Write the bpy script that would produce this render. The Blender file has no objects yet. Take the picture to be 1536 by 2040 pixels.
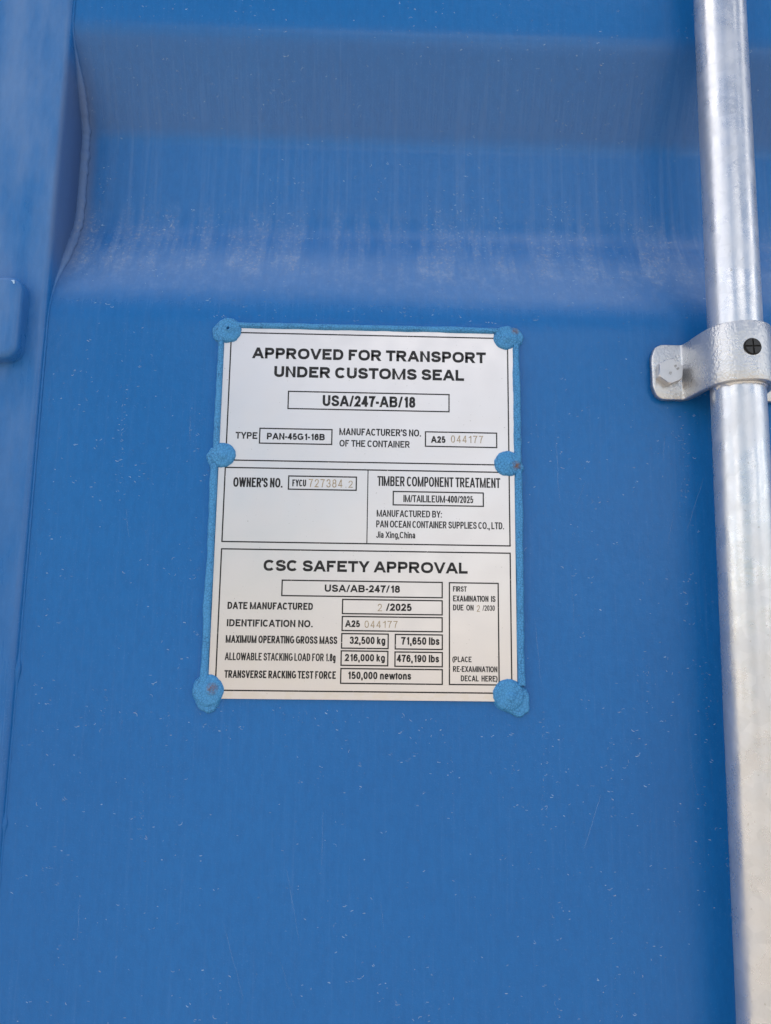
import bpy, math, random
from mathutils import Vector, Matrix, noise

# ------------------------------------------------------------------ camera, sky, sun, exposure
scene = bpy.context.scene
COL = scene.collection
scene.view_settings.view_transform = 'Standard'
scene.view_settings.look = 'None'
scene.view_settings.gamma = 1.0
scene.view_settings.exposure = 1.0
scene.view_settings.use_white_balance = True
scene.view_settings.white_balance_temperature = 7000
scene.view_settings.white_balance_tint = 10

cam_data = bpy.data.cameras.new('camera')
cam_data.sensor_fit = 'HORIZONTAL'
cam_data.sensor_width = 36.0
cam_data.lens = 35.93
cam_data.clip_start = 0.01
cam_data.clip_end = 2000
cam_data.dof.use_dof = True
cam_data.dof.focus_distance = 0.465
cam_data.dof.aperture_fstop = 8.5
cam = bpy.data.objects.new('camera', cam_data)
COL.objects.link(cam)
fwd = Vector((0.02619864, 0.9875407, 0.15516764))
rgt = Vector((0.99951666, -0.02847605, 0.01247214))
upv = Vector((-0.0167353, -0.15476589, 0.98780942))
cm = Matrix((rgt, upv, -fwd)).transposed().to_4x4()
cm.translation = Vector((-0.00150617, -0.47, -0.07995765))
cam.matrix_world = cm
scene.camera = cam

SUN_EL, SUN_AZ = math.radians(46), math.radians(-70)     # behind the container, to the left
world = bpy.data.worlds.new('World')
scene.world = world
world.use_nodes = True
wn = world.node_tree
bg = wn.nodes['Background']
sky = wn.nodes.new('ShaderNodeTexSky')
sky.sky_type = 'NISHITA'
sky.sun_disc = False
sky.sun_elevation = SUN_EL
sky.sun_rotation = SUN_AZ
sky.air_density = 1.0
sky.dust_density = 2.0
# scattered fair weather clouds, added to the unseen sky for white bands on the bar
wtc = wn.nodes.new('ShaderNodeTexCoord')
wsep = wn.nodes.new('ShaderNodeSeparateXYZ'); wn.links.new(wtc.outputs['Generated'], wsep.inputs[0])
wmap = wn.nodes.new('ShaderNodeVectorMath'); wmap.operation = 'MULTIPLY'; wmap.inputs[1].default_value = (1, 1, 1.8)
wn.links.new(wtc.outputs['Generated'], wmap.inputs[0])
cno = wn.nodes.new('ShaderNodeTexNoise'); cno.inputs['Scale'].default_value = 2.1; cno.inputs['Detail'].default_value = 7
cno.inputs['Roughness'].default_value = .5; cno.inputs['Distortion'].default_value = .3
wn.links.new(wmap.outputs[0], cno.inputs['Vector'])
cmr = wn.nodes.new('ShaderNodeMapRange'); cmr.interpolation_type = 'SMOOTHSTEP'
cmr.inputs[1].default_value = .50; cmr.inputs[2].default_value = .62
wn.links.new(cno.outputs[0], cmr.inputs[0])
cmx = wn.nodes.new('ShaderNodeMix'); cmx.data_type = 'RGBA'
cmx.inputs[7].default_value = (10.0, 9.9, 10.1, 1)
wn.links.new(cmr.outputs[0], cmx.inputs[0]); wn.links.new(sky.outputs[0], cmx.inputs[6])
wn.links.new(cmx.outputs[2], bg.inputs[0])
bg.inputs[1].default_value = 0.12
sun_data = bpy.data.lights.new('sun', 'SUN')
sun_data.energy = 4.0
sun_data.angle = math.radians(0.5)
sun_data.color = (1.0, 0.95, 0.87)
sun = bpy.data.objects.new('sun', sun_data)
COL.objects.link(sun)
to_sun = Vector((math.sin(SUN_AZ) * math.cos(SUN_EL), math.cos(SUN_AZ) * math.cos(SUN_EL), math.sin(SUN_EL)))
sun.rotation_euler = to_sun.to_track_quat('Z', 'Y').to_euler()
sun.location = to_sun * 5

# ------------------------------------------------------------------ small helpers
random.seed(7)
def tag(o, label=None, cat=None, group=None, kind=None):
    if label: o['label'] = label
    if cat: o['category'] = cat
    if group: o['group'] = group
    if kind: o['kind'] = kind
    return o
def mesh_obj(name, verts, faces, mat, parent=None, smooth=True):
    me = bpy.data.meshes.new(name)
    me.from_pydata([tuple(v) for v in verts], [], faces)
    me.validate()
    if smooth:
        me.polygons.foreach_set('use_smooth', [True] * len(me.polygons))
    me.materials.append(mat)
    me.update()
    o = bpy.data.objects.new(name, me)
    COL.objects.link(o)
    if parent: o.parent = parent
    return o
def empty(name, loc=(0, 0, 0)):
    o = bpy.data.objects.new(name, None)
    o.empty_display_size = 0.1
    COL.objects.link(o)
    o.location = loc
    return o
def part(name, verts, faces, mat, parent, smooth=True):
    """mesh given in world coordinates, parented so that it stays there"""
    o = mesh_obj(name, verts, faces, mat, None, smooth)
    o.parent = parent
    w = Vector(parent.location)
    if parent.parent: w = w + Vector(parent.parent.location)
    o.data.transform(Matrix.Translation(-w))
    return o
def grid_faces(nu, nv, cu=False):
    f = []
    for i in range(nu if cu else nu - 1):
        for j in range(nv - 1):
            a = i * nv + j; b = ((i + 1) % nu) * nv + j
            f.append((a, b, b + 1, a + 1))
    return f
def N(x, y, z, s):
    return noise.noise(Vector((x * s, y * s, z * s)))
def smoothstep(a, b, x):
    t = max(0.0, min(1.0, (x - a) / (b - a)))
    return t * t * (3 - 2 * t)

# ------------------------------------------------------------------ materials
class G:
    def __init__(s, name):
        s.m = bpy.data.materials.new(name); s.m.use_nodes = True
        s.t = s.m.node_tree; s.b = s.t.nodes['Principled BSDF']
        s.out = s.t.nodes['Material Output']
        s.geo = s.t.nodes.new('ShaderNodeNewGeometry')
        s.pos = s.geo.outputs['Position']
    def n(s, typ, ins=None, **kw):
        nd = s.t.nodes.new(typ)
        for k, v in kw.items(): setattr(nd, k, v)
        for k, v in (ins or {}).items():
            if hasattr(v, 'default_value') and hasattr(v, 'links'): s.t.links.new(v, nd.inputs[k])
            else: nd.inputs[k].default_value = v
        return nd
    def math(s, op, a, b=0.0, c=0.0, clamp=False):
        return s.n('ShaderNodeMath', {0: a, 1: b, 2: c}, operation=op, use_clamp=clamp).outputs[0]
    def vec(s, scale=(1, 1, 1), src=None):
        return s.n('ShaderNodeVectorMath', {0: src or s.pos, 1: scale}, operation='MULTIPLY').outputs[0]
    def noise(s, scale, detail=3, rough=.5, stretch=(1, 1, 1), dist=0.0):
        return s.n('ShaderNodeTexNoise', {'Vector': s.vec(stretch), 'Scale': scale, 'Detail': detail, 'Roughness': rough, 'Distortion': dist}).outputs[0]
    def ramp(s, fac, a, b, lo=0.0, hi=1.0):
        return s.n('ShaderNodeMapRange', {0: fac, 1: a, 2: b, 3: lo, 4: hi}, interpolation_type='SMOOTHSTEP').outputs[0]
    def mix(s, fac, a, b, blend='MIX'):
        nd = s.t.nodes.new('ShaderNodeMix'); nd.data_type = 'RGBA'; nd.blend_type = blend
        for i, v in ((0, fac), (6, a), (7, b)):
            if hasattr(v, 'links'): s.t.links.new(v, nd.inputs[i])
            else: nd.inputs[i].default_value = (v + (1,)) if isinstance(v, tuple) else v
        return nd.outputs[2]
    def z(s):
        return s.n('ShaderNodeSeparateXYZ', {0: s.pos}).outputs[2]
    def x(s):
        return s.n('ShaderNodeSeparateXYZ', {0: s.pos}).outputs[0]
    def set(s, **kw):
        for k, v in kw.items():
            k = {'color': 'Base Color', 'rough': 'Roughness', 'metal': 'Metallic', 'spec': 'Specular IOR Level', 'normal': 'Normal', 'coat': 'Coat Weight', 'coat_rough': 'Coat Roughness', 'alpha': 'Alpha'}[k]
            if hasattr(v, 'links'): s.t.links.new(v, s.b.inputs[k])
            else: s.b.inputs[k].default_value = (v + (1,)) if isinstance(v, tuple) else v
    def bump(s, h, dist, strength=1.0, prev=None):
        d = {'Height': h, 'Distance': dist, 'Strength': strength}
        if prev is not None: d['Normal'] = prev
        return s.n('ShaderNodeBump', d).outputs[0]

def paint_material():
    g = G('blue container paint')
    z = g.z()
    big = g.noise(7, 2)
    base = g.mix(big, (0.003, 0.116, 0.375), (0.006, 0.146, 0.44))
    base = g.mix(g.math('MULTIPLY', g.ramp(g.noise(1, 5, .75, (260, 120, 90)), .35, .7), .35), base, (.003, .092, .30))
    # dust settled on the upward facing ramp and washed down in streaks above it
    side = g.ramp(g.x(), -.2062, -.2040)
    streak = g.ramp(g.noise(1, 4, .6, (300, 20, 7)), .45, .75)
    streak2 = g.ramp(g.noise(1, 3, .6, (520, 20, 12)), .5, .85)
    clump = g.ramp(g.noise(130, 6, .75, (1, 1, .8)), .45, .75)
    ramp_m = g.math('MULTIPLY', side, g.math('MULTIPLY', g.ramp(z, .128, .150), g.ramp(z, .225, .178)))
    top_m = g.math('MULTIPLY', side, g.math('MULTIPLY', g.ramp(z, .145, .19), g.ramp(z, .36, .24)))
    fine = g.ramp(g.noise(900, 3, .7), .55, .8)
    finger = g.ramp(g.noise(1, 3, .6, (95, 20, 9)), .40, .62)
    fing_m = g.math('MULTIPLY', side, g.math('MULTIPLY', g.ramp(z, .145, .165), g.ramp(z, .225, .185)))
    haze_m = g.math('MULTIPLY', side, g.math('MULTIPLY', g.ramp(z, .118, .150), g.ramp(z, .185, .160)))
    d1 = g.math('ADD', g.math('MULTIPLY', haze_m, g.math('ADD', g.math('MULTIPLY', clump, .12), .13)),
                g.math('MULTIPLY', fing_m, g.math('MULTIPLY', finger, g.math('ADD', g.math('MULTIPLY', clump, .14), .08))))
    crumb = g.math('MULTIPLY', g.math('MULTIPLY', fing_m, finger), g.ramp(g.noise(520, 4, .7), .52, .66))
    corner_shade = g.math('MULTIPLY', g.math('MULTIPLY', g.ramp(g.x(), -.2090, -.2060), g.ramp(g.x(), -.192, -.202)), g.math('MULTIPLY', g.ramp(z, .135, .175), g.ramp(z, .315, .285)))  # shade of the frame's side face, put into the colour beside the fold
    d2 = g.math('MULTIPLY', top_m, g.math('ADD', .05, g.math('MULTIPLY', streak, .065)))
    d3 = g.math('MULTIPLY', g.math('ADD', g.math('MULTIPLY', streak2, .035), g.math('MULTIPLY', fine, .06)), 1.0)
    slope_grey = g.math('MULTIPLY', side, g.math('MULTIPLY', g.ramp(z, .262, .275), g.ramp(z, .335, .318)))  # slightly greyer band on the upper slope of the fold
    dust_and_haze = g.math('ADD', g.math('ADD', d1, d2), g.math('ADD', d3, g.math('MULTIPLY', g.ramp(g.x(), -.2055, -.2085), g.math('MULTIPLY', g.ramp(g.noise(1, 4, .6, (30, 30, 9)), .2, .75), g.ramp(z, -.25, .35, .08, .26)))), clamp=True)  # last term puts upper left haze into the frame's colour, paler upwards
    c = g.mix(dust_and_haze, base, (.36, .46, .62))
    c = g.mix(g.math('MULTIPLY', slope_grey, .16), c, (.12, .13, .20))
    c = g.mix(g.math('MULTIPLY', corner_shade, .38), c, (.15, .16, .21))
    c = g.mix(g.math('MULTIPLY', crumb, .30), c, (.42, .40, .36))
    g.set(color=c, rough=g.math('ADD', g.math('MULTIPLY', g.math('ADD', dust_and_haze, g.math('MULTIPLY', corner_shade, .4)), .6), .25), spec=.30)
    h = g.noise(1100, 2, .5)
    h2 = g.noise(160, 2, .5)
    n1 = g.bump(h2, .0006, .3)
    g.set(normal=g.bump(h, .00015, .4, n1))
    return g.m
M_PAINT = paint_material()

def sealant_material():
    g = G('crackled light blue sealant paint')
    warp = g.n('ShaderNodeTexNoise', {'Vector': g.pos, 'Scale': 500.0, 'Detail': 2.0}).outputs[1]
    wv = g.n('ShaderNodeVectorMath', {0: warp, 1: (.0007, .0007, .0007)}, operation='MULTIPLY').outputs[0]
    p = g.n('ShaderNodeVectorMath', {0: g.pos, 1: wv}, operation='ADD').outputs[0]
    v = g.n('ShaderNodeTexVoronoi', {'Vector': p, 'Scale': 600.0, 'Randomness': 1.0}, feature='DISTANCE_TO_EDGE').outputs[0]
    crack = g.ramp(v, .015, .11)
    patch = g.ramp(g.noise(90, 3), .35, .62)
    crack2 = g.math('MAXIMUM', crack, g.math('MULTIPLY', g.math('SUBTRACT', 1.0, patch), .55))
    c = g.mix(g.noise(120, 3), (.038, .235, .52), (.06, .295, .60))
    c = g.mix(crack2, (.014, .13, .32), c)
    att = g.n('ShaderNodeAttribute', attribute_name='rust').outputs[2]
    c = g.mix(g.math('MULTIPLY', att, g.ramp(g.noise(700, 3), .25, .6)), c, (.16, .07, .03))
    g.set(color=c, rough=.5, spec=.35)
    n1 = g.bump(g.noise(300, 2), .0005, .35)
    g.set(normal=g.bump(crack2, .0002, .35, n1))
    return g.m
M_SEAL = sealant_material()

def plate_material():
    g = G('satin aluminium plate')
    speck = g.ramp(g.noise(650, 2, .5), .715, .76)
    smear = g.ramp(g.noise(1, 4, .6, (60, 60, 180)), .55, .8)
    c = g.mix(g.noise(25, 3), (.62, .605, .615), (.69, .67, .675))
    c = g.mix(g.math('MULTIPLY', smear, .10), c, (.55, .52, .50))
    zlow = g.ramp(g.z(), -.113, -.116)
    worn = g.math('MULTIPLY', zlow, g.ramp(g.noise(1, 2, .5, (140, 60, 260)), .5, .6))
    c = g.mix(g.math('MULTIPLY', worn, .35), c, (.62, .58, .52))
    c = g.mix(g.math('MULTIPLY', speck, .7), c, (.22, .20, .18))
    g.set(color=c, metal=.85, rough=g.ramp(g.noise(70, 3),   .3, .7, .30, .35))
    n = g.bump(g.noise(14, 1, .4), .0010, .25)
    g.set(normal=g.bump(g.noise(1, 2, .6, (2500, 200, 500)), .00003, .12, n))
    return g.m
M_PLATE = plate_material()

def ink_material():
    g = G('black printed ink')
    wear = g.ramp(g.noise(900, 3, .6), .66, .72)
    g.set(color=g.mix(wear, (.006, .006, .008), (.42, .40, .39)), rough=.42, spec=.4)
    return g.m
M_INK = ink_material()
def stamp_material():
    g = G('tan stamped digits')
    g.set(color=g.mix(g.ramp(g.noise(1500, 2), .4, .65), (.27, .21, .13), (.46, .39, .29)), rough=.6, metal=.2)
    return g.m
M_STAMP = stamp_material()

def galv_material(name, rough_lo, rough_hi, bump_scale, bump_d, tint=(.80, .80, .81), pit=.5, metal=.8):
    g = G(name)
    spang = g.n('ShaderNodeTexVoronoi', {'Vector': g.pos, 'Scale': 160.0}).outputs[1]
    s1 = g.n('ShaderNodeSeparateColor', {0: spang}).outputs[0]
    dark = g.ramp(g.noise(420, 4, .6), .66, .74)
    streak = g.ramp(g.noise(1, 4, .7, (700, 700, 160), 1.5), .66, .73)
    c = g.mix(g.noise(38, 4, .6), tuple(.90 * t for t in tint), tint)
    c = g.mix(g.math('MULTIPLY', s1, .28), c, (.42, .45, .49))
    c = g.mix(g.math('MULTIPLY', dark, pit), c, (.30, .29, .27))
    c = g.mix(g.math('MULTIPLY', streak, .35), c, (.35, .34, .32))
    g.set(color=c, metal=metal, rough=g.ramp(g.noise(55, 4, .6), .3, .7, rough_lo, rough_hi))
    n = g.bump(g.noise(bump_scale, 3, .55), bump_d, .8)
    g.set(normal=g.bump(g.noise(60, 3, .5), .0006, .5, n))
    return g.m
M_PIPE = galv_material('galvanised pipe', .22, .40, 600, .00007, (.66, .685, .73), .6)
M_STRAP = galv_material('galvanised cast strap', .24, .34, 620, .0006, (.60, .615, .64), .3)
M_BOLT = galv_material('zinc plated bolt', .28, .38, 900, .00004, (.58, .58, .59), .2)
def simple(name, col, rough, metal=0.0, spec=.5):
    g = G(name); g.set(color=g.mix(g.noise(700, 3), col, tuple(min(1, c * 1.25) for c in col)), rough=rough, metal=metal, spec=spec)
    g.set(normal=g.bump(g.noise(900, 2), .0001, .3))
    return g.m
M_BLACK = simple('black plastic', (.018, .020, .022), .5)
M_BLACKSLOT = simple('black plastic deep', (.004, .004, .005), .8)
def mark_material():
    g = G('pale scratch and chip marks')
    a = g.n('ShaderNodeAttribute', attribute_name='strength').outputs[2]
    g.set(color=g.mix(g.ramp(g.noise(300, 2), .55, .75), (.36, .55, .78), (.62, .60, .55)), rough=.7, alpha=a)
    return g.m
M_MARK = mark_material()
def ground_material():
    g = G('dry concrete yard')
    c = g.mix(g.noise(1.3, 6, .6), (.27, .24, .20), (.355, .315, .27))
    g.set(color=c, rough=.9)
    return g.m
M_GROUND = ground_material()
TEXTS = [
    ('APPROVED FOR TRANSPORT', -74.9, 73.8, 90.76, 7.19, 0.244),
    ('UNDER CUSTOMS SEAL', -60.5, 59.8, 78.72, 7.20, 0.244),
    ('USA/247-AB/18', -29.5, 28.9, 60.40, 7.12, 0.217),
    ('TYPE', -83.1, -69.5, 38.30, 4.32, 0.204),
    ('PAN-45G1-16B', -63.6, -27.6, 38.21, 4.18, 0.230),
    ("MANUFACTURER'S NO.", -18.6, 32.5, 41.84, 4.49, 0.184),
    ('OF THE CONTAINER', -18.4, 25.6, 34.50, 4.28, 0.184),
    ('A25', 38.8, 48.0, 38.04, 4.32, 0.230),
    ("OWNER'S NO.", -83.2, -53.1, 7.77, 6.01, 0.177),
    ('FYCU', -46.9, -38.4, 8.73, 4.32, 0.177),
    ('TIMBER COMPONENT TREATMENT', 5.6, 82.2, 9.94, 6.22, 0.150),
    ('IM/TAILILEUM-400/2025', 22.0, 65.2, 0.07, 4.44, 0.164),
    ('MANUFACTURED BY:', 5.5, 45.7, -9.33, 4.23, 0.170),
    ('PAN OCEAN CONTAINER SUPPLIES CO., LTD.', 5.3, 84.1, -15.98, 4.32, 0.164),
    ('Jia Xing,China', 5.3, 29.4, -22.48, 3.97, 0.164),
    ('CSC SAFETY APPROVAL', -62.7, 61.6, -43.69, 6.76, 0.238),
    ('USA/AB-247/18', -25.3, 20.3, -55.85, 4.39, 0.232),
    ('DATE MANUFACTURED', -83.4, -32.1, -66.90, 4.25, 0.217),
    ('/2025', 11.9, 27.5, -66.78, 4.46, 0.232),
    ('IDENTIFICATION NO.', -83.3, -32.0, -77.23, 4.25, 0.217),
    ('A25', -12.6, -3.6, -76.76, 4.05, 0.230),
    ('MAXIMUM OPERATING GROSS MASS', -83.6, -17.0, -86.94, 4.46, 0.190),
    ('32,500 kg', -9.6, 11.8, -86.75, 4.37, 0.210),
    ('71,650 lbs', 21.3, 44.4, -86.80, 4.54, 0.210),
    ('ALLOWABLE STACKING LOAD FOR 1.8g', -83.7, -17.8, -97.14, 4.50, 0.161),
    ('216,000 kg', -12.3, 11.7, -96.92, 4.27, 0.210),
    ('476,190 lbs', 18.7, 44.2, -97.10, 4.37, 0.210),
    ('TRANSVERSE RACKING TEST FORCE', -83.5, -17.4, -107.43, 4.47, 0.190),
    ('150,000 newtons', -10.4, 27.5, -107.36, 4.38, 0.210),
    ('FIRST', 52.6, 61.0, -54.63, 3.25, 0.184),
    ('EXAMINATION  IS', 52.6, 78.5, -60.57, 3.60, 0.184),
    ('DUE  ON', 52.6, 65.1, -65.98, 3.48, 0.184),
    ('/2030', 70.5, 78.0, -65.99, 3.34, 0.144),
    ('(PLACE', 52.5, 63.7, -96.73, 3.33, 0.184),
    ('RE-EXAMINATION', 52.5, 79.2, -102.46, 3.39, 0.184),
    ('DECAL  HERE)', 57.2, 78.9, -107.96, 3.45, 0.184),
    ('044177', 51.4, 71.6, 38.32, 4.71, 0.000),
    ('727384', -36.8, -15.9, 8.41, 5.12, 0.000),
    ('.2', -14.0, -9.6, 8.49, 4.40, 0.000),
    ('2', 6.9, 9.5, -67.08, 4.45, 0.000),
    ('044177', -0.8, 19.1, -77.06, 4.25, 0.000),
    ('2', 67.0, 68.9, -66.64, 4.04, 0.000),
]
BOXES = [
    (-51.1, 50.2, 58.3, 69.5),
    (-68.1, -23.2, 35.7, 45.2),
    (35.4, 80.2, 35.7, 45.0),
    (-49.2, -7.4, 6.9, 15.2),
    (15.6, 71.5, -1.8, 6.6),
    (-51.1, 46.0, -58.5, -49.2),
    (-14.3, 46.0, -68.8, -60.3),
    (-14.3, 46.0, -78.9, -70.5),
    (-14.4, 13.5, -89.3, -80.7),
    (17.8, 46.1, -89.4, -80.8),
    (-14.5, 13.4, -99.4, -90.9),
    (17.7, 46.1, -99.6, -91.2),
    (-14.5, 46.1, -109.9, -101.3),
    (50.4, 80.2, -109.9, -49.3),
]

# ------------------------------------------------------------------ the yard and the container
GZ = -1.5
gv = [(-400, -400, GZ), (400, -400, GZ), (400, 400, GZ), (-400, 400, GZ)]
ground = mesh_obj('ground', gv, [(0, 1, 2, 3)], M_GROUND, None, False)
tag(ground, 'pale dry concrete yard in front of the container doors', kind='structure')

container = empty('shipping_container', (0, 0, GZ))
tag(container, 'blue painted steel shipping container door with a dusty pressed fold above the data plate', 'container')

XE = -0.2055          # where the pressed sheet meets the door frame
DEPTH = 0.034
def profile():
    """door sheet section as (z, y) with softly rounded folds"""
    key = [(-1.28, 0)]
    for z0 in (-1.12, -.80):
        key += [(z0, 0), (z0 + .069, DEPTH), (z0 + .138, DEPTH), (z0 + .194, 0)]
    key += [(.130, 0), (.198, DEPTH), (.266, DEPTH), (.322, 0), (.395, 0), (.464, DEPTH), (.533, DEPTH), (.587, 0), (.86, 0)]
    pts = []
    RR = {.130: .020, .198: .012, .266: .007, .322: .009}
    for i, (z, y) in enumerate(key):
        if i in (0, len(key) - 1): pts.append((z, y)); continue
        R = RR.get(z, .014)
        a = Vector(key[i - 1]) - Vector((z, y)); b = Vector(key[i + 1]) - Vector((z, y)); p = Vector((z, y))
        A = p + a.normalized() * R; B = p + b.normalized() * R
        for k in range(7):
            t = k / 6
            pts.append(tuple(A * (1 - t) ** 2 + p * 2 * t * (1 - t) + B * t * t))
    out = []
    for (a, b) in zip(pts, pts[1:]):
        n = max(1, int(math.dist(a, b) / .02))
        for k in range(n): out.append((a[0] + (b[0] - a[0]) * k / n, a[1] + (b[1] - a[1]) * k / n))
    out.append(pts[-1])
    return out
PROF = profile()
def prof_y(z):
    for (a, b) in zip(PROF, PROF[1:]):
        if a[0] <= z <= b[0]:
            return a[1] + (b[1] - a[1]) * (z - a[0]) / max(1e-9, b[0] - a[0])
    return 0.0
def sheet_y(x, z):
    w = .0011 * N(x, 0, z * .7, 4.0) + .0004 * N(x + 5, 0, z, 11.0)
    w += .0006 * math.exp(-((x - XE) / .02) ** 2)
    return prof_y(z) + w
def sheet(x0, x1):
    nx = 90; vs = []
    for i in range(nx):
        x = x0 + (x1 - x0) * i / (nx - 1)
        for (z, y) in PROF: vs.append((x, sheet_y(x, z), z))
    fs = grid_faces(nx, len(PROF))
    return vs, fs
door_a = part('door_panel', *sheet(XE, .72), M_PAINT, container)
door_b = part('door_panel', *sheet(.86, 1.80), M_PAINT, container)

def box(x0, x1, y0, y1, z0, z1, r=.004, seg=5):
    """upright box with its vertical front edges rounded"""
    sec = [(x0, y1)]
    for k in range(seg + 1):
        a = math.pi + math.pi / 2 * k / seg
        sec.append((x0 + r + r * math.cos(a), y0 + r + r * math.sin(a)))
    for k in range(seg + 1):
        a = 1.5 * math.pi + math.pi / 2 * k / seg
        sec.append((x1 - r + r * math.cos(a), y0 + r + r * math.sin(a)))
    sec.append((x1, y1))
    n = len(sec); nz = max(2, int((z1 - z0) / .02))
    vs = [(x, y, z0 + (z1 - z0) * j / (nz - 1)) for (x, y) in sec for j in range(nz)]
    fs = grid_faces(n, nz, True)
    fs.append(tuple(i * nz for i in range(n))); fs.append(tuple(i * nz + nz - 1 for i in range(n))[::-1])
    return vs, fs
# left frame post of the door: a folded tube, its rounded edge standing just proud of the sheet
vs, fs = box(-.315, XE, -.0030, .052, -1.30, .88, .0048, 8)
vs = [(x + .0006 * N(0, 0, z, 9) * (1 if x > -.25 else 0), y + .0006 * N(x, 1, z, 6), z) for (x, y, z) in vs]
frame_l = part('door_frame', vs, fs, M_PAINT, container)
part('door_frame', *box(.7205, .79, -.004, .052, -1.30, .88), M_PAINT, container)
part('door_frame', *box(.791, .8595, -.004, .052, -1.30, .88), M_PAINT, container)
part('door_frame', *box(1.8005, 1.90, -.004, .052, -1.30, .88), M_PAINT, container)
part('door_rail', *box(-.315, 1.90, -.003, .050, .881, .98), M_PAINT, container)
part('door_rail', *box(-.315, 1.90, -.003, .050, -1.40, -1.301), M_PAINT, container)
part('corner_post', *box(-.42, -.322, -.02, .10, -1.48, 1.14), M_PAINT, container)
part('corner_post', *box(1.907, 2.02, -.02, .10, -1.48, 1.14), M_PAINT, container)
part('header', *box(-.42, 2.02, .001, .12, 1.141, 1.26), M_PAINT, container)
# body behind the doors, side walls corrugated
foot = [(-.41, .125)]
n = 26
for i in range(n):
    y = .2 + i * .27
    foot += [(-.41, y), (-.41 + .036, y + .068), (-.41 + .036, y + .138), (-.41, y + .206)]
L = .2 + n * .27
foot += [(-.41, L), (2.01, L)]
for i in reversed(range(n)):
    y = .2 + i * .27
    foot += [(2.01, y + .206), (2.01 - .036, y + .138), (2.01 - .036, y + .068), (2.01, y)]
foot.append((2.01, .125))
nf = len(foot)
vs = [(x, y, z) for z in (-1.42, 1.24) for (x, y) in foot]
fs = [(i, (i + 1) % nf, nf + (i + 1) % nf, nf + i) for i in range(nf)] + [tuple(range(nf))[::-1], tuple(range(nf, 2 * nf))]
part('container_body', vs, fs, M_PAINT, container, False)

# weld bead following the fold where the sheet meets the frame
def weld():
    vs = []; nc = 10; nn = 0
    z = -.45
    zs = []
    while z < .42:
        zs.append(z); z += .0013
    for z in zs:
        y = prof_y(z)
        dep = smoothstep(.0, .022, y)
        lump = .0012 * math.exp(-((z + .105) / .006) ** 2) + .0009 * math.exp(-((z + .191) / .004) ** 2)
        r = .0007 + .0022 * dep + lump + (.00055 * N(0, 3, z, 170) + .0003 * N(2, 3, z, 500)) * (.35 + dep)
        for k in range(nc):
            a = 2 * math.pi * k / nc
            vs.append((XE + .0004 * dep + r * (1.15 + .45 * dep) * math.cos(a), y + .0003 - .0006 * dep + r * math.sin(a), z))
        nn += 1
    fs = []
    for i in range(nn - 1):
        for k in range(nc):
            a = i * nc + k; b = i * nc + (k + 1) % nc
            fs.append((a, b, b + nc, a + nc))
    return vs, fs
part('weld_seam', *weld(), M_PAINT, container)

# hinge blade on the frame (its right end is in view)
def rounded_slab(x0, x1, z0, z1, yb, yf, rc, re, seg=8):
    rings = []
    for k in range(seg + 1):
        a = math.pi / 2 * k / seg
        ins = re * (1 - math.cos(a)); y = yf + re - re * math.sin(a)
        rings.append((ins, y))
    rings.insert(0, (0, yb))
    rings.append((re + .003, yf - .0001))
    vs = []; nc = 0
    for ins, y in rings:
        c = []
        r = max(.0005, rc - ins)
        for (cx, cz, a0) in ((x1 - rc, z1 - rc, 0), (x0 + rc, z1 - rc, 90), (x0 + rc, z0 + rc, 180), (x1 - rc, z0 + rc, 270)):
            for k in range(7):
                a = math.radians(a0 + 90 * k / 6)
                c.append((cx + r * math.cos(a), y, cz + r * math.sin(a)))
        nc = len(c); vs += c
    fs = []
    for i in range(len(rings) - 1):
        for k in range(nc):
            a = i * nc + k; b = i * nc + (k + 1) % nc
            fs.append((a, b, b + nc, a + nc))
    fs.append(tuple((len(rings) - 1) * nc + k for k in range(nc)))
    return vs, fs
hinge = part('hinge_blade', *rounded_slab(-.30, -.2165, .0835, .1365, .002, -.0145, .0085, .0042), M_PAINT, container)
hinge['label'] = 'thick rounded end of the hinge blade, chipped on its top edge'

# chips and scratches in the paint: thin raised flecks lying on the sheet
class Marks:
    def __init__(s): s.v = []; s.f = []; s.a = []
    def strip(s, pts, w, a, yf, lift=.00008):
        n = len(pts); base = len(s.v)
        for i, (x, z) in enumerate(pts):
            p = pts[max(0, i - 1)]; q = pts[min(n - 1, i + 1)]
            dx, dz = q[0] - p[0], q[1] - p[1]; L = math.hypot(dx, dz) or 1
            ww = w * (.35 + .65 * math.sin(math.pi * (i + .5) / n))
            for sg in (-1, 1):
                X = x - dz / L * ww * sg / 2; Z = z + dx / L * ww * sg / 2
                s.v.append((X, yf(X, Z) - lift, Z)); s.a.append(a)
        for i in range(n - 1):
            k = base + 2 * i; s.f.append((k, k + 1, k + 3, k + 2))
    def arc(s, x, z, r, a0, da, w, a, yf):
        s.strip([(x + r * math.cos(a0 + da * t / 6), z + r * math.sin(a0 + da * t / 6)) for t in range(7)], w, a, yf)
    def build(s, name, parent):
        o = part(name, s.v, s.f, M_MARK, parent, False)
        at = o.data.attributes.new('strength', 'FLOAT', 'POINT')
        at.data.foreach_set('value', s.a)
        o['kind'] = 'stuff'
        return o
rnd = random.Random(11)
mk = Marks()
def on_plate(x, z): return -.099 < x < .098 and -.124 < z < .118
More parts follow.
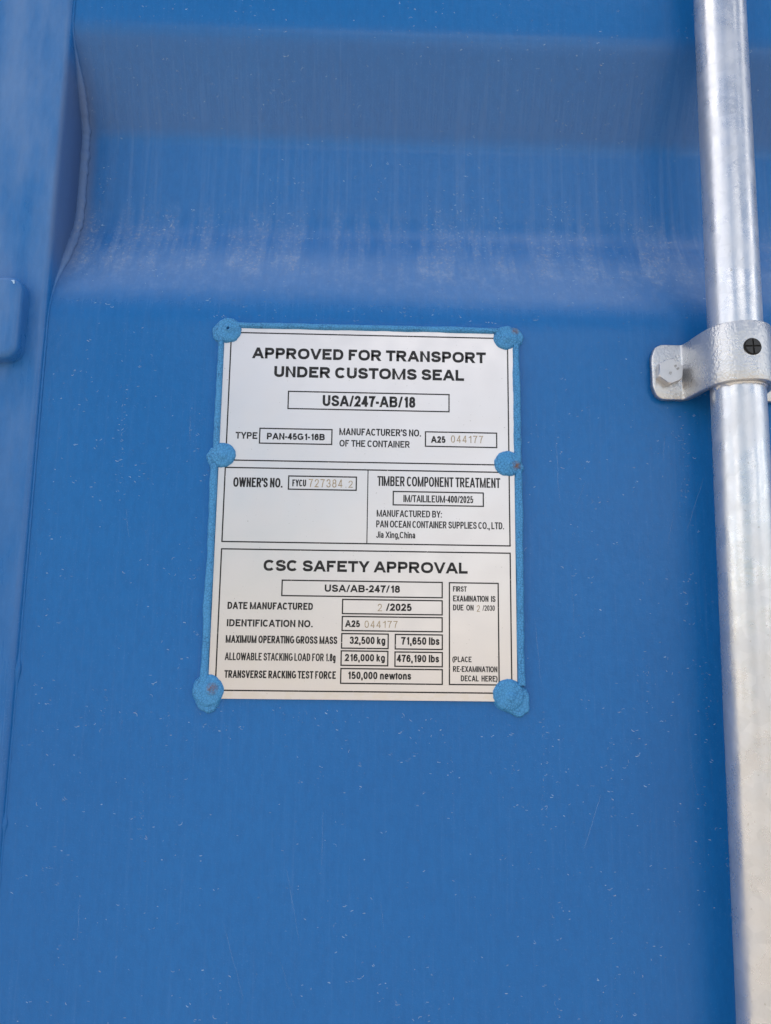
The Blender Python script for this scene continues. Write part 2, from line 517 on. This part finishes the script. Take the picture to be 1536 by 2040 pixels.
def fleck(x, z, k=1.0):
    if on_plate(x, z) or x < XE + .006: return
    if N(x, 4, z, 22) + .5 * N(x, 9, z, 60) < rnd.uniform(-.45, .45): return
    t = rnd.random()
    a = rnd.uniform(.2, .95) * k
    if t < .68:
        l = rnd.uniform(.0002, .0008); th = rnd.uniform(-.6, .6)
        mk.strip([(x - l * math.cos(th), z - l * math.sin(th)), (x, z), (x + l * math.cos(th), z + l * math.sin(th))], rnd.uniform(.0002, .0005), a, sheet_y)
    elif t < .90:
        mk.arc(x, z, rnd.uniform(.0005, .0017), rnd.uniform(0, 6.3), rnd.uniform(.7, 2.4), rnd.uniform(.00015, .0003), a, sheet_y)
    else:
        mk.arc(x, z, rnd.uniform(.001, .002), rnd.uniform(3.5, 4.2), rnd.uniform(.8, 1.4), rnd.uniform(.0002, .00035), a * 1.2, sheet_y)
        mk.arc(x + .0012, z + .0005, rnd.uniform(.001, .002), rnd.uniform(3.0, 5), rnd.uniform(.8, 1.4), rnd.uniform(.0002, .0003), a, sheet_y)
for i in range(4200): fleck(rnd.uniform(-.2, .28), rnd.uniform(-.34, .36), .75)
for i in range(34):      # vertical runs
    x = rnd.uniform(-.19, .27); z0 = rnd.uniform(-.33, .1); L = rnd.uniform(.02, .10)
    for k in range(int(L / .0028)):
        x += rnd.gauss(0, .00012); fleck(x + rnd.gauss(0, .0008), z0 - k * .0028 + rnd.gauss(0, .001), .5)
for i in range(46):      # washed down clusters above the fold
    x = rnd.uniform(-.195, .27)
    for k in range(rnd.randint(10, 26)):
        fleck(x + rnd.gauss(0, .0022), rnd.uniform(.165, .235) + rnd.gauss(0, .01), .8)
for i in range(120): fleck(rnd.uniform(-.12, .12), -.1245 - abs(rnd.gauss(0, .014)), .9)
for i in range(60): fleck(rnd.uniform(-.12, .12), .119 + abs(rnd.gauss(0, .008)), .7)
for i in range(26):      # long hairline scratches
    x = rnd.uniform(-.19, .27); z = rnd.uniform(-.32, .1); L = rnd.uniform(.01, .05); s = rnd.gauss(0, .2)
    if any(on_plate(x + s * L * t / 6, z - L * t / 6) for t in range(7)): continue
    mk.strip([(x + s * L * t / 6 + rnd.gauss(0, .0002), z - L * t / 6) for t in range(7)], .00018, rnd.uniform(.12, .35), sheet_y)
mk.build('scratches', container)
hm = Marks()             # bright chip on the hinge edge
def hy(x, z): return -.0138
ch = [(-.2330, .1358), (-.2300, .1358), (-.2268, .1354), (-.2240, .1344), (-.2218, .1326), (-.2213, .1308)]
hm.strip(ch, .0017, 1.0, lambda x, z: -.0146 + .0036 * max(smoothstep(.1323, .1365, z), smoothstep(-.2207, -.2165, x)), .0003)
o = hm.build('paint_chip', hinge); del o['kind']

# ------------------------------------------------------------------ the data plate
plate = empty('approval_plate', (-.0008, 0, -.0035))
tag(plate, 'silver metal plate of black print, sealed round its edge with crackled light blue paint', 'plate')
PX0, PX1, PZ0, PZ1 = -.0927, .0911, -.1195, .1125
PF = -.0016             # front face of the plate
nx, nz = 60, 76
vs = []
for i in range(nx):
    for j in range(nz):
        x = PX0 + (PX1 - PX0) * i / (nx - 1); z = PZ0 + (PZ1 - PZ0) * j / (nz - 1)
        vs.append((x, PF, z))
fs = grid_faces(nx, nz)
# turned edge, back to the door
ring = [i * nz for i in range(nx)] + [(nx - 1) * nz + j for j in range(1, nz)] + [i * nz + nz - 1 for i in range(nx - 2, -1, -1)] + [j for j in range(nz - 2, 0, -1)]
b0 = len(vs)
for k in ring: vs.append((vs[k][0], PF + .0010, vs[k][2]))
for k in range(len(ring)):
    k2 = (k + 1) % len(ring)
    fs.append((ring[k], b0 + k, b0 + k2, ring[k2]))
part('metal_sheet', vs, fs, M_PLATE, plate, False)

# lettering: every character is drawn with strokes of constant width
def E(cx, cy, rx, ry, a0, a1, n=2.35):
    out = []
    k = max(6, int(abs(a1 - a0) / 12))
    for i in range(k + 1):
        a = math.radians(a0 + (a1 - a0) * i / k); c, s = math.cos(a), math.sin(a)
        out.append((cx + rx * math.copysign(abs(c) ** (2 / n), c), cy + ry * math.copysign(abs(s) ** (2 / n), s)))
    return out
def S(*p):
    p = [p[0]] + list(p) + [p[-1]]; out = []
    for i in range(1, len(p) - 2):
        for k in range(5):
            t = k / 5
            out.append(tuple(.5 * (2 * p[i][d] + (p[i + 1][d] - p[i - 1][d]) * t + (2 * p[i - 1][d] - 5 * p[i][d] + 4 * p[i + 1][d] - p[i + 2][d]) * t * t + (3 * p[i][d] - p[i - 1][d] - 3 * p[i + 1][d] + p[i + 2][d]) * t ** 3) for d in (0, 1)))
    out.append(p[-2]); return out
SIX = S((.95, .76), (.80, .95), (.5, 1), (.15, .86), (0, .45), (.1, .1), (.5, 0), (.9, .1), (1, .31), (.9, .53), (.54, .62), (.17, .52), (.02, .36))
ARCH = S((0, .42), (.18, .64), (.52, .72), (.88, .65), (1, .45)) + [(1, 0)]
o_ = E(.5, .365, .5, .365, 0, 360)
V0, V1 = [(0, 0), (0, 1)], [(1, 0), (1, 1)]
SS = ((.95, .73), (.84, .93), (.5, 1), (.16, .93), (.05, .75), (.18, .59), (.5, .505), (.86, .41), (1, .25), (.86, .06), (.5, 0), (.14, .06), (0, .28))
GL = {   # char: (width, side bearing, strokes, straight diagonals)
 'A': (.99, .0, [[(.2, .27), (.8, .27)]], [(0, 0, .5, 1), (1, 0, .5, 1)]),
 'B': (.82, .09, [[(0, 0), (0, 1), (.58, 1)] + E(.58, .765, .36, .235, 90, -90) + [(0, .53)], [(0, .53), (.62, .53)] + E(.62, .265, .38, .265, 90, -90) + [(0, 0)]], []),
 'C': (.88, .03, [E(.5, .5, .5, .5, 40, 320)], []),
 'D': (.84, .09, [[(0, 0), (0, 1), (.42, 1)] + E(.42, .5, .58, .5, 90, -90) + [(0, 0)]], []),
 'E': (.76, .09, [[(1, 1), (0, 1), (0, 0), (1, 0)], [(0, .53), (.93, .53)]], []),
 'F': (.70, .09, [[(1, 1), (0, 1), (0, 0)], [(0, .51), (.87, .51)]], []),
 'G': (.93, .045, [E(.5, .5, .5, .5, 42, 305) + [(1, .13), (1, .46), (.55, .46)]], []),
 'H': (.80, .09, [V0, V1, [(0, .53), (1, .53)]], []),
 'I': (0, .10, [V0], []),
 'J': (.62, .05, [[(1, 1), (1, .32)] + E(.5, .32, .5, .32, 0, -165)], []),
 'K': (.88, .05, [V0], [(.06, .33, .93, 1), (.36, .58, 1, 0)]),
 'L': (.70, .08, [[(0, 1), (0, 0), (1, 0)]], []),
 'M': (1.08, .09, [V0, V1], [(.0, 1, .5, 0), (1, 1, .5, 0)]),
 'N': (.80, .09, [V0, V1], [(0, 1, 1, 0)]),
 'O': (.96, .055, [E(.5, .5, .5, .5, 0, 360)], []),
 'P': (.76, .085, [[(0, 0), (0, 1), (.6, 1)] + E(.6, .72, .4, .28, 90, -90) + [(0, .44)]], []),
 'R': (.86, .07, [[(0, 0), (0, 1), (.56, 1)] + E(.56, .735, .37, .265, 90, -90) + [(0, .47)]], [(.48, .47, 1, 0)]),
 'S': (.82, .05, [S(*SS)], []),
 'T': (.80, .02, [[(0, 1), (1, 1)], [(.5, 1), (.5, 0)]], []),
 'U': (.80, .085, [[(0, 1), (0, .36)] + E(.5, .36, .5, .36, 180, 360) + [(1, 1)]], []),
 'V': (.95, .0, [], [(0, 1, .5, 0), (1, 1, .5, 0)]),
 'W': (1.30, .0, [], [(0, 1, .24, 0), (.5, 1, .24, 0), (.5, 1, .76, 0), (1, 1, .76, 0)]),
 'X': (.90, .01, [], [(0, 0, 1, 1), (0, 1, 1, 0)]),
 'Y': (.90, .0, [[(.5, .46), (.5, 0)]], [(0, 1, .5, .40), (1, 1, .5, .40)]),
 '0': (.65, .06, [E(.5, .5, .5, .5, 0, 360)], []),
 '1': (.46, .10, [V1, [(.0, .76), (.55, .84), (1, 1)]], []),
 '2': (.66, .055, [S((.04, .70), (.14, .92), (.5, 1), (.86, .93), (.96, .73), (.84, .50), (.42, .25), (.04, 0)) + [(1, 0)]], []),
 '3': (.66, .055, [S((.03, .75), (.15, .94), (.5, 1), (.85, .93), (.93, .74), (.8, .57), (.42, .53)), S((.42, .53), (.85, .48), (1, .28), (.87, .06), (.5, 0), (.13, .06), (0, .27))], []),
 '4': (.70, .035, [[(.76, 0), (.76, 1)], [(0, .24), (1, .24)]], [(.0, .22, .74, 1)]),
 '5': (.66, .055, [[(.93, 1), (.20, 1), (.09, .50)] + S((.09, .50), (.5, .60), (.9, .50), (1, .29), (.86, .06), (.48, 0), (.14, .05), (.0, .17))], []),
 '6': (.66, .055, [SIX], []),
 '7': (.66, .055, [[(0, 1), (1, 1)] + S((1, 1), (.60, .58), (.38, 0))], []),
 '8': (.66, .055, [E(.5, .77, .42, .23, 0, 360), E(.5, .27, .5, .27, 0, 360)], []),
 '9': (.66, .055, [[(1 - x, 1 - y) for x, y in SIX]], []),
 'a': (.60, .05, [S((.07, .52), (.28, .71), (.70, .71), (.93, .55)) + [(.94, .12), (1, 0)], S((.93, .42), (.5, .38), (.08, .3), (.02, .14), (.22, 0), (.62, .03), (.93, .2))], []),
 'b': (.64, .06, [V0, o_], []),
 'e': (.64, .05, [[(0.02, .37), (1, .37)] + E(.5, .365, .5, .365, 2, 318)], []),
 'g': (.64, .05, [o_, [(1, .76), (1, -.05)] + S((1, -.05), (.86, -.25), (.5, -.30), (.06, -.18))], []),
 'h': (.60, .07, [V0, ARCH], []),
 'i': (0, .08, [[(0, 0), (0, .76)], [(0, .86), (0, 1)]], []),
 'k': (.62, .04, [V0], [(.08, .27, .92, .74), (.38, .46, 1, 0)]),
 'l': (0, .08, [V0], []),
 'n': (.60, .07, [[(0, 0), (0, .78)], ARCH], []),
 'o': (.66, .05, [o_], []),
 's': (.58, .04, [[(x, y * .72) for x, y in S(*SS)]], []),
 't': (.34, .02, [[(.45, .98), (.45, .14)] + S((.45, .14), (.62, 0), (1, .01)), [(0, .72), (1, .72)]], []),
 'w': (.98, .0, [], [(0, .74, .25, 0), (.5, .74, .25, 0), (.5, .74, .75, 0), (1, .74, .75, 0)]),
 '/': (.50, .0, [], [(0, 0, 1, 1)]),
 '-': (.32, .06, [[(0, .37), (1, .37)]], []),
 '.': (0, .14, [[(0, -.02), (0, .02)]], []),
 ',': (0, .10, [[(0, -.02), (0, .02)], [(0, .0), (-.001, -.24)]], []),
 ':': (0, .10, [[(0, -.02), (0, .02)], [(0, .62), (0, .66)]], []),
 "'": (0, .05, [[(0, .70), (0, 1)]], []),
 '(': (.24, .05, [S((1, 1.03), (.25, .78), (0, .4), (.25, .02), (1, -.24))], []),
 ')': (.24, .05, [S((0, 1.03), (.75, .78), (1, .4), (.75, .02), (0, -.24))], []),
}
def stroke(pts, s):
    """outline a polyline with half width s/2 -> verts, quads"""
    P = [pts[0]]
    for p in pts[1:]:
        if math.dist(p, P[-1]) > 2e-6: P.append(p)
    closed = math.dist(P[0], P[-1]) < 1e-5 and len(P) > 3
    if closed: P = P[:-1]
    n = len(P); v = []
    for i in range(n):
        a = P[(i - 1) % n] if (closed or i > 0) else None
        b = P[(i + 1) % n] if (closed or i < n - 1) else None
        d1 = None if a is None else Vector((P[i][0] - a[0], P[i][1] - a[1])).normalized()
        d2 = None if b is None else Vector((b[0] - P[i][0], b[1] - P[i][1])).normalized()
        if d1 is None: d1 = d2
        if d2 is None: d2 = d1
        n1 = Vector((-d1.y, d1.x)); n2 = Vector((-d2.y, d2.x)); m = n1 + n2
        if m.length < .2: m = n1 * 2
        m.normalize(); k = 1 / max(.45, m.dot(n1))
        for sg in (1, -1): v.append((P[i][0] + m.x * k * s / 2 * sg, P[i][1] + m.y * k * s / 2 * sg))
    f = [(2 * i, 2 * i + 1, 2 * ((i + 1) % n) + 1, 2 * ((i + 1) % n)) for i in range(n if closed else n - 1)]
    return v, f
def text_mesh(txt, xl, xr, base, cap, wt, Y, stamped=False):
    s = cap * (wt or .115)
    adv = []; x = 0.0
    for i, ch in enumerate(txt):
        if ch == ' ': x += .30; continue
        w, sb = GL[ch][:2]
        sb *= .7
        if stamped: w *= .85; sb += .07
        if w == 0: w = wt or .1
        if i: x += sb
        adv.append((ch, x, w)); x += w + sb
    tot = adv[-1][1] + adv[-1][2]
    k = (xr - xl) / tot
    V = []; F = []; lay = 0
    for ch, x0, w in adv:
        X0 = xl + x0 * k; W = w * k
        if ch in '()' and W < s * 2.1: X0 -= (s * 2.1 - W) / 2; W = s * 2.1
        if GL[ch][0] == 0: X0 += (W - s) / 2; W = s
        def mp(u, v): return (X0 + s / 2 + u * (W - s), base + s / 2 + v * (cap - s))
        for path in GL[ch][2]:
            pts = [mp(u, v) for u, v in path]
            if math.dist(pts[0], pts[-1]) > 1e-6:
                for e, nb in ((0, 1), (-1, -2)):       # run straight ends out to the edge of the letter
                    u, v = path[e]; dx = pts[e][0] - pts[nb][0]; dy = pts[e][1] - pts[nb][1]
                    if abs(dy) > 3 * abs(dx) and v in (0, 1): pts[e] = (pts[e][0], pts[e][1] + math.copysign(s / 2, dy))
                    elif abs(dy) > 3 * abs(dx) and ch in '.,:' and abs(v) < .7: pts[e] = (pts[e][0], pts[e][1] + math.copysign(s * .38, dy))
                    elif abs(dx) > 3 * abs(dy) and u in (0, 1): pts[e] = (pts[e][0] + math.copysign(s / 2, dx), pts[e][1])
            vv, ff = stroke(pts, s)
            b = len(V); V += [(a, Y - lay * .000002, c) for a, c in vv]; F += [tuple(b + q for q in f) for f in ff]; lay = (lay + 1) % 4
        for (u0, v0, u1, v1) in GL[ch][3]:
            y0, y1 = base + v0 * cap, base + v1 * cap
            dx = (u1 - u0) * (W - s); L = math.hypot(dx, y1 - y0)
            t = s / 2 * L / abs(y1 - y0) * .95
            if ch == '/': t = s * .42
            if ch in 'NM': t = s / 2
            a0, a1 = X0 + t + u0 * (W - 2 * t), X0 + t + u1 * (W - 2 * t)
            if ch in 'NM': t = s * (.52 if W > 5.2 * s else .32)
            b = len(V); yy = Y - lay * .000002; lay = (lay + 1) % 4
            V += [(a0 - t, yy, y0), (a0 + t, yy, y0), (a1 + t, yy, y1), (a1 - t, yy, y1)]; F.append((b, b + 1, b + 2, b + 3))
    return V, F
INKY = PF - .00006
for (txt, xl, xr, base, cap, wt) in TEXTS:
    st = wt == 0
    V, F = text_mesh(txt, xl / 1000, xr / 1000, base / 1000, cap / 1000, wt, INKY if not st else INKY - .00001, st)
    part('lettering' if not st else 'stamped_number', V, F, M_STAMP if st else M_INK, plate, False)
def frame_mesh(x0, x1, z0, z1, t, Y=INKY):
    o = [(x0 - t / 2, z0 - t / 2), (x1 + t / 2, z0 - t / 2), (x1 + t / 2, z1 + t / 2), (x0 - t / 2, z1 + t / 2)]
    i = [(x0 + t / 2, z0 + t / 2), (x1 - t / 2, z0 + t / 2), (x1 - t / 2, z1 - t / 2), (x0 + t / 2, z1 - t / 2)]
    v = [(a, Y, b) for a, b in o + i]
    return v, [(k, (k + 1) % 4, 4 + (k + 1) % 4, 4 + k) for k in range(4)]
for (x0, x1, z0, z1) in BOXES:
    part('printed_box', *frame_mesh(x0 / 1000, x1 / 1000, z0 / 1000, z1 / 1000, .0008), M_INK, plate, False)
for (z0, z1) in ((.0246, .1076), (-.0262, .0199), (-.1147, -.0307)):
    part('printed_border', *frame_mesh(-.0885, .0878, z0, z1, .00082), M_INK, plate, False)
part('printed_line', [(-.00055, INKY, -.0259), (.00005, INKY, -.0259), (.00005, INKY, .0196), (-.00055, INKY, .0196)], [(0, 1, 2, 3)], M_INK, plate, False)

# sealant: raised fields over the plate edge and the rivets
def field(x0, x1, z0, z1, step, hf, name, parent, rust=None):
    """keep the cells where the paste stands above its bed; it dips under the bed at its rim"""
    nx = int((x1 - x0) / step) + 1; nz = int((z1 - z0) / step) + 1
    H = {}; vs = []; idx = {}; fs = []; ra = []
    for i in range(nx):
        for j in range(nz):
            H[i, j] = hf(x0 + i * step, z0 + j * step)
    for i in range(nx - 1):
        for j in range(nz - 1):
            c = [(i, j), (i + 1, j), (i + 1, j + 1), (i, j + 1)]
            if max(H[k] for k in c) <= 0: continue
            f = []
            for k in c:
                if k not in idx:
                    idx[k] = len(vs); x = x0 + k[0] * step; z = z0 + k[1] * step
                    vs.append((x, -H[k], z)); ra.append(rust(x, z) if rust else 0.0)
                f.append(idx[k])
            fs.append(tuple(f))
    o = part(name, vs, fs, M_SEAL, parent)
    at = o.data.attributes.new('rust', 'FLOAT', 'POINT'); at.data.foreach_set('value', ra)
    return o
def edge_h(d, h, w=.0011):
    """height of paste a distance d inside its rim"""
    if d < -.0012: return -.001
    if d < 0: return d * 1.4
    t = min(1.0, d / w)
    return h * math.sqrt(1 - (1 - t) ** 2)
def rust_spot(sx, sz, r):
    return lambda x, z: max(0.0, 1 - math.hypot(x - sx, z - sz) / r) ** .8
RIV = [  # name, x, z, radius, rivet offset, skirt offset, hole
 (-.0905, .1089, .0082, (.0002, .0004), (-.0022, -.0010, .0080), True, None),
 (-.0903, .0277, .0078, (.0006, -.0006), (-.0022, -.0018, .0080), False, None),
 (-.0926, -.1148, .0092, (.0020, -.0002), (-.0006, -.0022, .0086), False, rust_spot(-.0900, -.1137, .0040)),
 (.0867, .1081, .0078, (.0003, -.0012), (.0046, .0000, .0070), False, rust_spot(.0925, .1125, .0032)),
 (.0868, .0256, .0082, (.0020, -.0010), (.0036, -.0022, .0068), False, rust_spot(.0922, .0240, .0036)),
 (.0857, -.1155, .0093, (.0010, -.0012), (.0040, -.0026, .0086), False, None),
]
for n, (cx, cz, R, (bx, bz), (sx, sz, sr), hole, rust) in enumerate(RIV):
    def hf(x, z):
        dx, dz = x - cx, z - cz; d = math.hypot(dx, dz)
        dx += .0001; th = math.atan2(dz, dx); q = Vector((math.cos(th), math.sin(th), n * 3.7))
        rr = R * (1 + .055 * noise.noise(q * 2.2) + .03 * noise.noise(q * 6))
        h = .0016 + edge_h(rr - d, .0017, .0016)
        h += .0009 * max(0.0, 1 - (d / R) ** 2)
        db = math.hypot(x - cx - bx, z - cz - bz)
        h += .0009 * smoothstep(.0034, .0014, db)
        if n in (2, 4): h -= .0006 * smoothstep(.0013, .0004, db)
        if hole: h -= .0032 * smoothstep(.0011, .0004, db)
        h += .0004 * N(x, n, z, 180)
        main = h if rr - d > -.0012 else -.001
        if rr - d < 0 and main > 0: main = .0016 + (rr - d) * 2.4
        ds = math.hypot(x - cx - sx, z - cz - sz)
        th2 = math.atan2(z - cz - sz, x - cx - sx + .0001)
        q2 = Vector((math.cos(th2), math.sin(th2), n * 5.1))
        rs = sr * (1 + .10 * noise.noise(q2 * 1.8) + .07 * noise.noise(q2 * 5))
        if n in (2, 5): rs += .0022 * max(0, math.cos(th2 + (1.45 if n == 2 else 1.0))) ** 5
        sk = edge_h(rs - ds, .0022, .0013) + (.0002 * N(x, 8, z, 600) if rs > ds else 0)
        on = PX0 - .0005 < x < PX1 + .0005 and PZ0 - .0005 < z < PZ1 + .0005
        if on and main < .0016: sk = min(sk, .0010)
        return max(main, sk)
    o = field(cx - .0165, cx + .0165, cz - .0165, cz + .0165, .0003, hf, 'sealed_rivet', plate, rust)
RL = ['sealed rivet at the top left with a small dark hole in its middle', 'sealed rivet at the left edge halfway down', 'large sealed rivet at the bottom left with a brown stain and a lip hanging below', 'sealed rivet at the top right with a trace of rust', 'sealed rivet at the right edge with a brown rust spot', 'large sealed rivet at the bottom right, smeared downwards']
for o, l in zip([c for c in plate.children if c.name.startswith('sealed_rivet')], RL): o['label'] = l
def bead(x0, x1, z0, z1, inner, outer, vertical, seed, h=.0030):
    """paste between an inner and an outer wavy line"""
    def hf(x, z):
        t, w = (z, x) if vertical else (x, z)
        lo, hi = sorted((inner(t), outer(t)))
        dn = min(w - lo, hi - w)
        hh = (h + .0007 * N(t, seed, 0, 60)) 
        e = edge_h(dn, hh + .0006, .0017)
        return e + (.00015 * N(x, seed, z, 220) if dn > 0 else 0)
    return field(x0, x1, z0, z1, .0003, hf, 'sealant_bead', plate)
wv = lambda t, s, a, f: a * noise.noise(Vector((t * f, s, .3))) + .4 * a * noise.noise(Vector((t * f * 4, s, 2.3)))
bead(-.086, .082, .107, .118, lambda x: .1104 + wv(x, 1, .0003, 60), lambda x: .1148 + wv(x, 2, .0006, 30), False, 1)
bead(-.102, -.090, .026, .104, lambda z: -.0926 + wv(z, 3, .0003, 90), lambda z: -.0968 + wv(z, 4, .0008, 40), True, 2)
bead(-.103, -.090, -.110, .022, lambda z: -.0928 + wv(z, 5, .0004, 90), lambda z: -.0978 + wv(z, 6, .0008, 40), True, 3)
bead(.088, .1005, .026, .104, lambda z: .0908 + wv(z, 7, .0004, 90), lambda z: .0957 + wv(z, 8, .0009, 35), True, 4)
bead(.088, .1015, -.110, .022, lambda z: .0911 + wv(z, 9, .0004, 80), lambda z: .0962 + wv(z, 10, .0009, 35), True, 5)

# ------------------------------------------------------------------ locking bar
bar = empty('locking_bar', (.222, -.028, 0))
tag(bar, 'long round galvanised locking bar standing upright to the right of the plate', 'locking bar')
def bar_x(z): return .2216 + .0128 * z
RB = .0157
vs = []; zs = []
z = -1.36
while z < 1.10:
    zs.append(z); z += .006 if -.45 < z < .5 else .03
nc = 96
for z in zs:
    for k in range(nc):
        a = 2 * math.pi * k / nc
        r = RB + .00006 * N(math.cos(a), math.sin(a), z * 30, 1.0) + .00012 * smoothstep(.066, .045, z) * N(math.cos(a) * 3, math.sin(a) * 3, z * 60, 1.0)
        vs.append((bar_x(z) + r * math.cos(a), -.028 + r * math.sin(a), z))
fs = []
for i in range(len(zs) - 1):
    for k in range(nc):
        a = i * nc + k; b = i * nc + (k + 1) % nc
        fs.append((a, b, b + nc, a + nc))
fs.append(tuple(range(nc))[::-1]); fs.append(tuple((len(zs) - 1) * nc + k for k in range(nc)))
part('bar_tube', vs, fs, M_PIPE, bar)
# rough lip of zinc under the bracket
vs = []; m = 60; fs = []
for k in range(m + 1):
    a = math.radians(188 + 150 * k / m)
    drop = .0022 + .0016 * noise.noise(Vector((k * .16, 1, 0))) + .0007 * noise.noise(Vector((k * .5, 2, 0)))
    for (r, zz) in ((RB + .0007, .0735), (RB + .0006, .0700 - drop * .7), (RB + .0004, .0692 - drop), (RB - .0003, .0690 - drop)):
        vs.append((bar_x(.07) + r * math.cos(a), -.028 + r * math.sin(a), zz))
fs = grid_faces(m + 1, 4)
part('zinc_lip', vs, fs, M_PIPE, bar)

# ------------------------------------------------------------------ bar bracket
brk = empty('bar_bracket', (.2225, 0, .086))
tag(brk, 'galvanised strap bracket with hex bolt and black plug, wrapped over the upright bar', 'bracket')
BX = bar_x(.0865); ZB0, ZB1 = .0680, .1042
def strap_line():
    p = []
    x0 = .1792
    p += [(x0 + (.1970 - x0) * k / 8, -.0042) for k in range(8)]
    ctrl = [(.1985, -.0042), (.2045, -.0048), (.2068, -.0135), (.2058, -.028)]
    cx, cy, r = BX, -.0280, .0182
    a_s = math.radians(192)
    end = (cx + r * math.cos(a_s), cy + r * math.sin(a_s))
    c = [(.1970, -.0042), (.2034, -.0042), (.2010, -.0170), end]
    for k in range(16):
        t = k / 15
        p.append(tuple((1 - t) ** 3 * c[0][d] + 3 * (1 - t) ** 2 * t * c[1][d] + 3 * (1 - t) * t * t * c[2][d] + t ** 3 * c[3][d] for d in (0, 1)))
    for k in range(1, 25):
        a = a_s + (math.radians(270) - a_s) * k / 24
        p.append((cx + r * math.cos(a), cy + r * math.sin(a)))
    right = [(2 * BX - x, y) for x, y in reversed(p[:-1])]
    return p + right
SL = strap_line(); TH = .0040
def strap():
    vs = []; n = len(SL); be = .0007
    for i, (x, y) in enumerate(SL):
        a = SL[max(0, i - 1)]; b = SL[min(n - 1, i + 1)]
        d = Vector((b[0] - a[0], b[1] - a[1])).normalized(); nn = Vector((d.y, -d.x))   # towards the viewer
        if nn.y > 0 and abs(d.x) > .2: nn = -nn
        e = min(x - SL[0][0], SL[-1][0] - x)
        rc = .0080
        cut = rc - math.sqrt(max(0, rc * rc - (rc - e) ** 2)) if e < rc else 0
        z0, z1 = ZB0 + cut, ZB1 - cut
        h = TH / 2
        sec = []
        for (u, zz) in ((h - be, z0), (h - be * .3, z0 + be * .3), (h, z0 + be), (h, (z0 * 3 + z1) / 4), (h, (z0 + z1) / 2), (h, (z0 + z1 * 3) / 4), (h, z1 - be), (h - be * .3, z1 - be * .3), (h - be, z1), (-h, z1), (-h, z0)):
            w = .00015 * N(x, u, zz, 150)
            sec.append((x + nn.x * (u + w), y + nn.y * (u + w), zz))
        vs += sec
    m = 11; fs = []
    for i in range(n - 1):
        for k in range(m):
            a = i * m + k; b = i * m + (k + 1) % m
            fs.append((a, b, b + m, a + m))
    fs.append(tuple(range(m))[::-1]); fs.append(tuple((n - 1) * m + k for k in range(m)))
    return vs, fs
so = part('strap', *strap(), M_STRAP, brk)
def hex_bolt(cx, cz, yb, rot):
    R, H = .0086, .0058
    rings = [(R, yb, 6), (R, yb - H + .0009, 6), ('c', yb - H, 6)]
    vs = []; fs = []; K = 48
    def hexr(a):
        b = (a - rot + math.pi / 6) % (math.pi / 3) - math.pi / 6
        b = (a - rot) % (math.pi / 3)
        return R * math.cos(math.pi / 6) / math.cos(b - math.pi / 6)
    for (sc, y, cap_) in ((1, yb, 9), (1, yb - H + .0007, 9), (.985, yb - H + .0003, .0081), (.965, yb - H, .0077)):
        for k in range(K):
            a = 2 * math.pi * k / K + rot
            r = min(hexr(a) * sc, cap_)
            vs.append((cx + r * math.cos(a), y, cz + r * math.sin(a)))
    for i in range(3):
        for k in range(K):
            a = i * K + k; b = i * K + (k + 1) % K; fs.append((a, b, b + K, a + K))
    fs.append(tuple(3 * K + k for k in range(K)))
    return vs, fs
YT = -.0042 - TH / 2
for cx in (.1889, 2 * BX - .1889):
    bolt = part('hex_bolt', *hex_bolt(cx, .0848, YT + .0002, math.radians(84)), M_BOLT, brk, False)
    if cx < .2:
        ym = YT + .0002 - .0058 - .00004
        def put(txt, x, z, size, ang):
            V, F = text_mesh(txt, 0, size * len(txt) * .62, 0, size, .16, 0)
            c, s_ = math.cos(ang), math.sin(ang)
            V = [(x + a * c - z_ * s_, ym, z + a * s_ + z_ * c) for a, y_, z_ in V]
            part('head_mark', V, F, M_MARKMETAL, bolt, False)
        g_ = simple('stamped bolt mark', (.25, .24, .23), .6, .4); M_MARKMETAL = g_
        put('8.8', .1907, .0880, .0019, math.radians(-52))
        put('H', .1873, .0826, .0022, math.radians(-22))
# black plastic plug with a cross slot, pressed into the strap
PXc, PZc = BX - .0002, .0876
YS = -.028 - .0182 - TH / 2
K = 40; vs = []; fs = []
for (r, y) in ((.0052, YS + .001), (.0052, YS - .0001), (.0049, YS - .0003)):
    for k in range(K):
        a = 2 * math.pi * k / K; vs.append((PXc + r * math.cos(a), y, PZc + r * math.sin(a)))
for i in range(2):
    for k in range(K):
        a = i * K + k; b = i * K + (k + 1) % K; fs.append((a, b, b + K, a + K))
fs.append(tuple(2 * K + k for k in range(K)))
plug = part('plastic_plug', vs, fs, M_BLACKSLOT, brk, False)
for qd in range(4):
    a0 = math.radians(90 * qd + 2); rr = .0046; g0 = .00042
    pts = [(g0, g0)] + [(rr * math.cos(t), rr * math.sin(t)) for t in [math.radians(7 + 76 * k / 8) for k in range(9)]]
    ca, sa = math.cos(a0), math.sin(a0)
    pts = [(PXc + x * ca - z * sa, PZc + x * sa + z * ca) for x, z in pts]
    nq = len(pts)
    v = [(x, YS - .0002, z) for x, z in pts] + [(PXc + (x - PXc) * .97, YS - .0010, PZc + (z - PZc) * .97) for x, z in pts]
    f = [(k, (k + 1) % nq, nq + (k + 1) % nq, nq + k) for k in range(nq)] + [tuple(range(nq, 2 * nq))]
    part('plug_quarter', v, f, M_BLACK, plug, False)
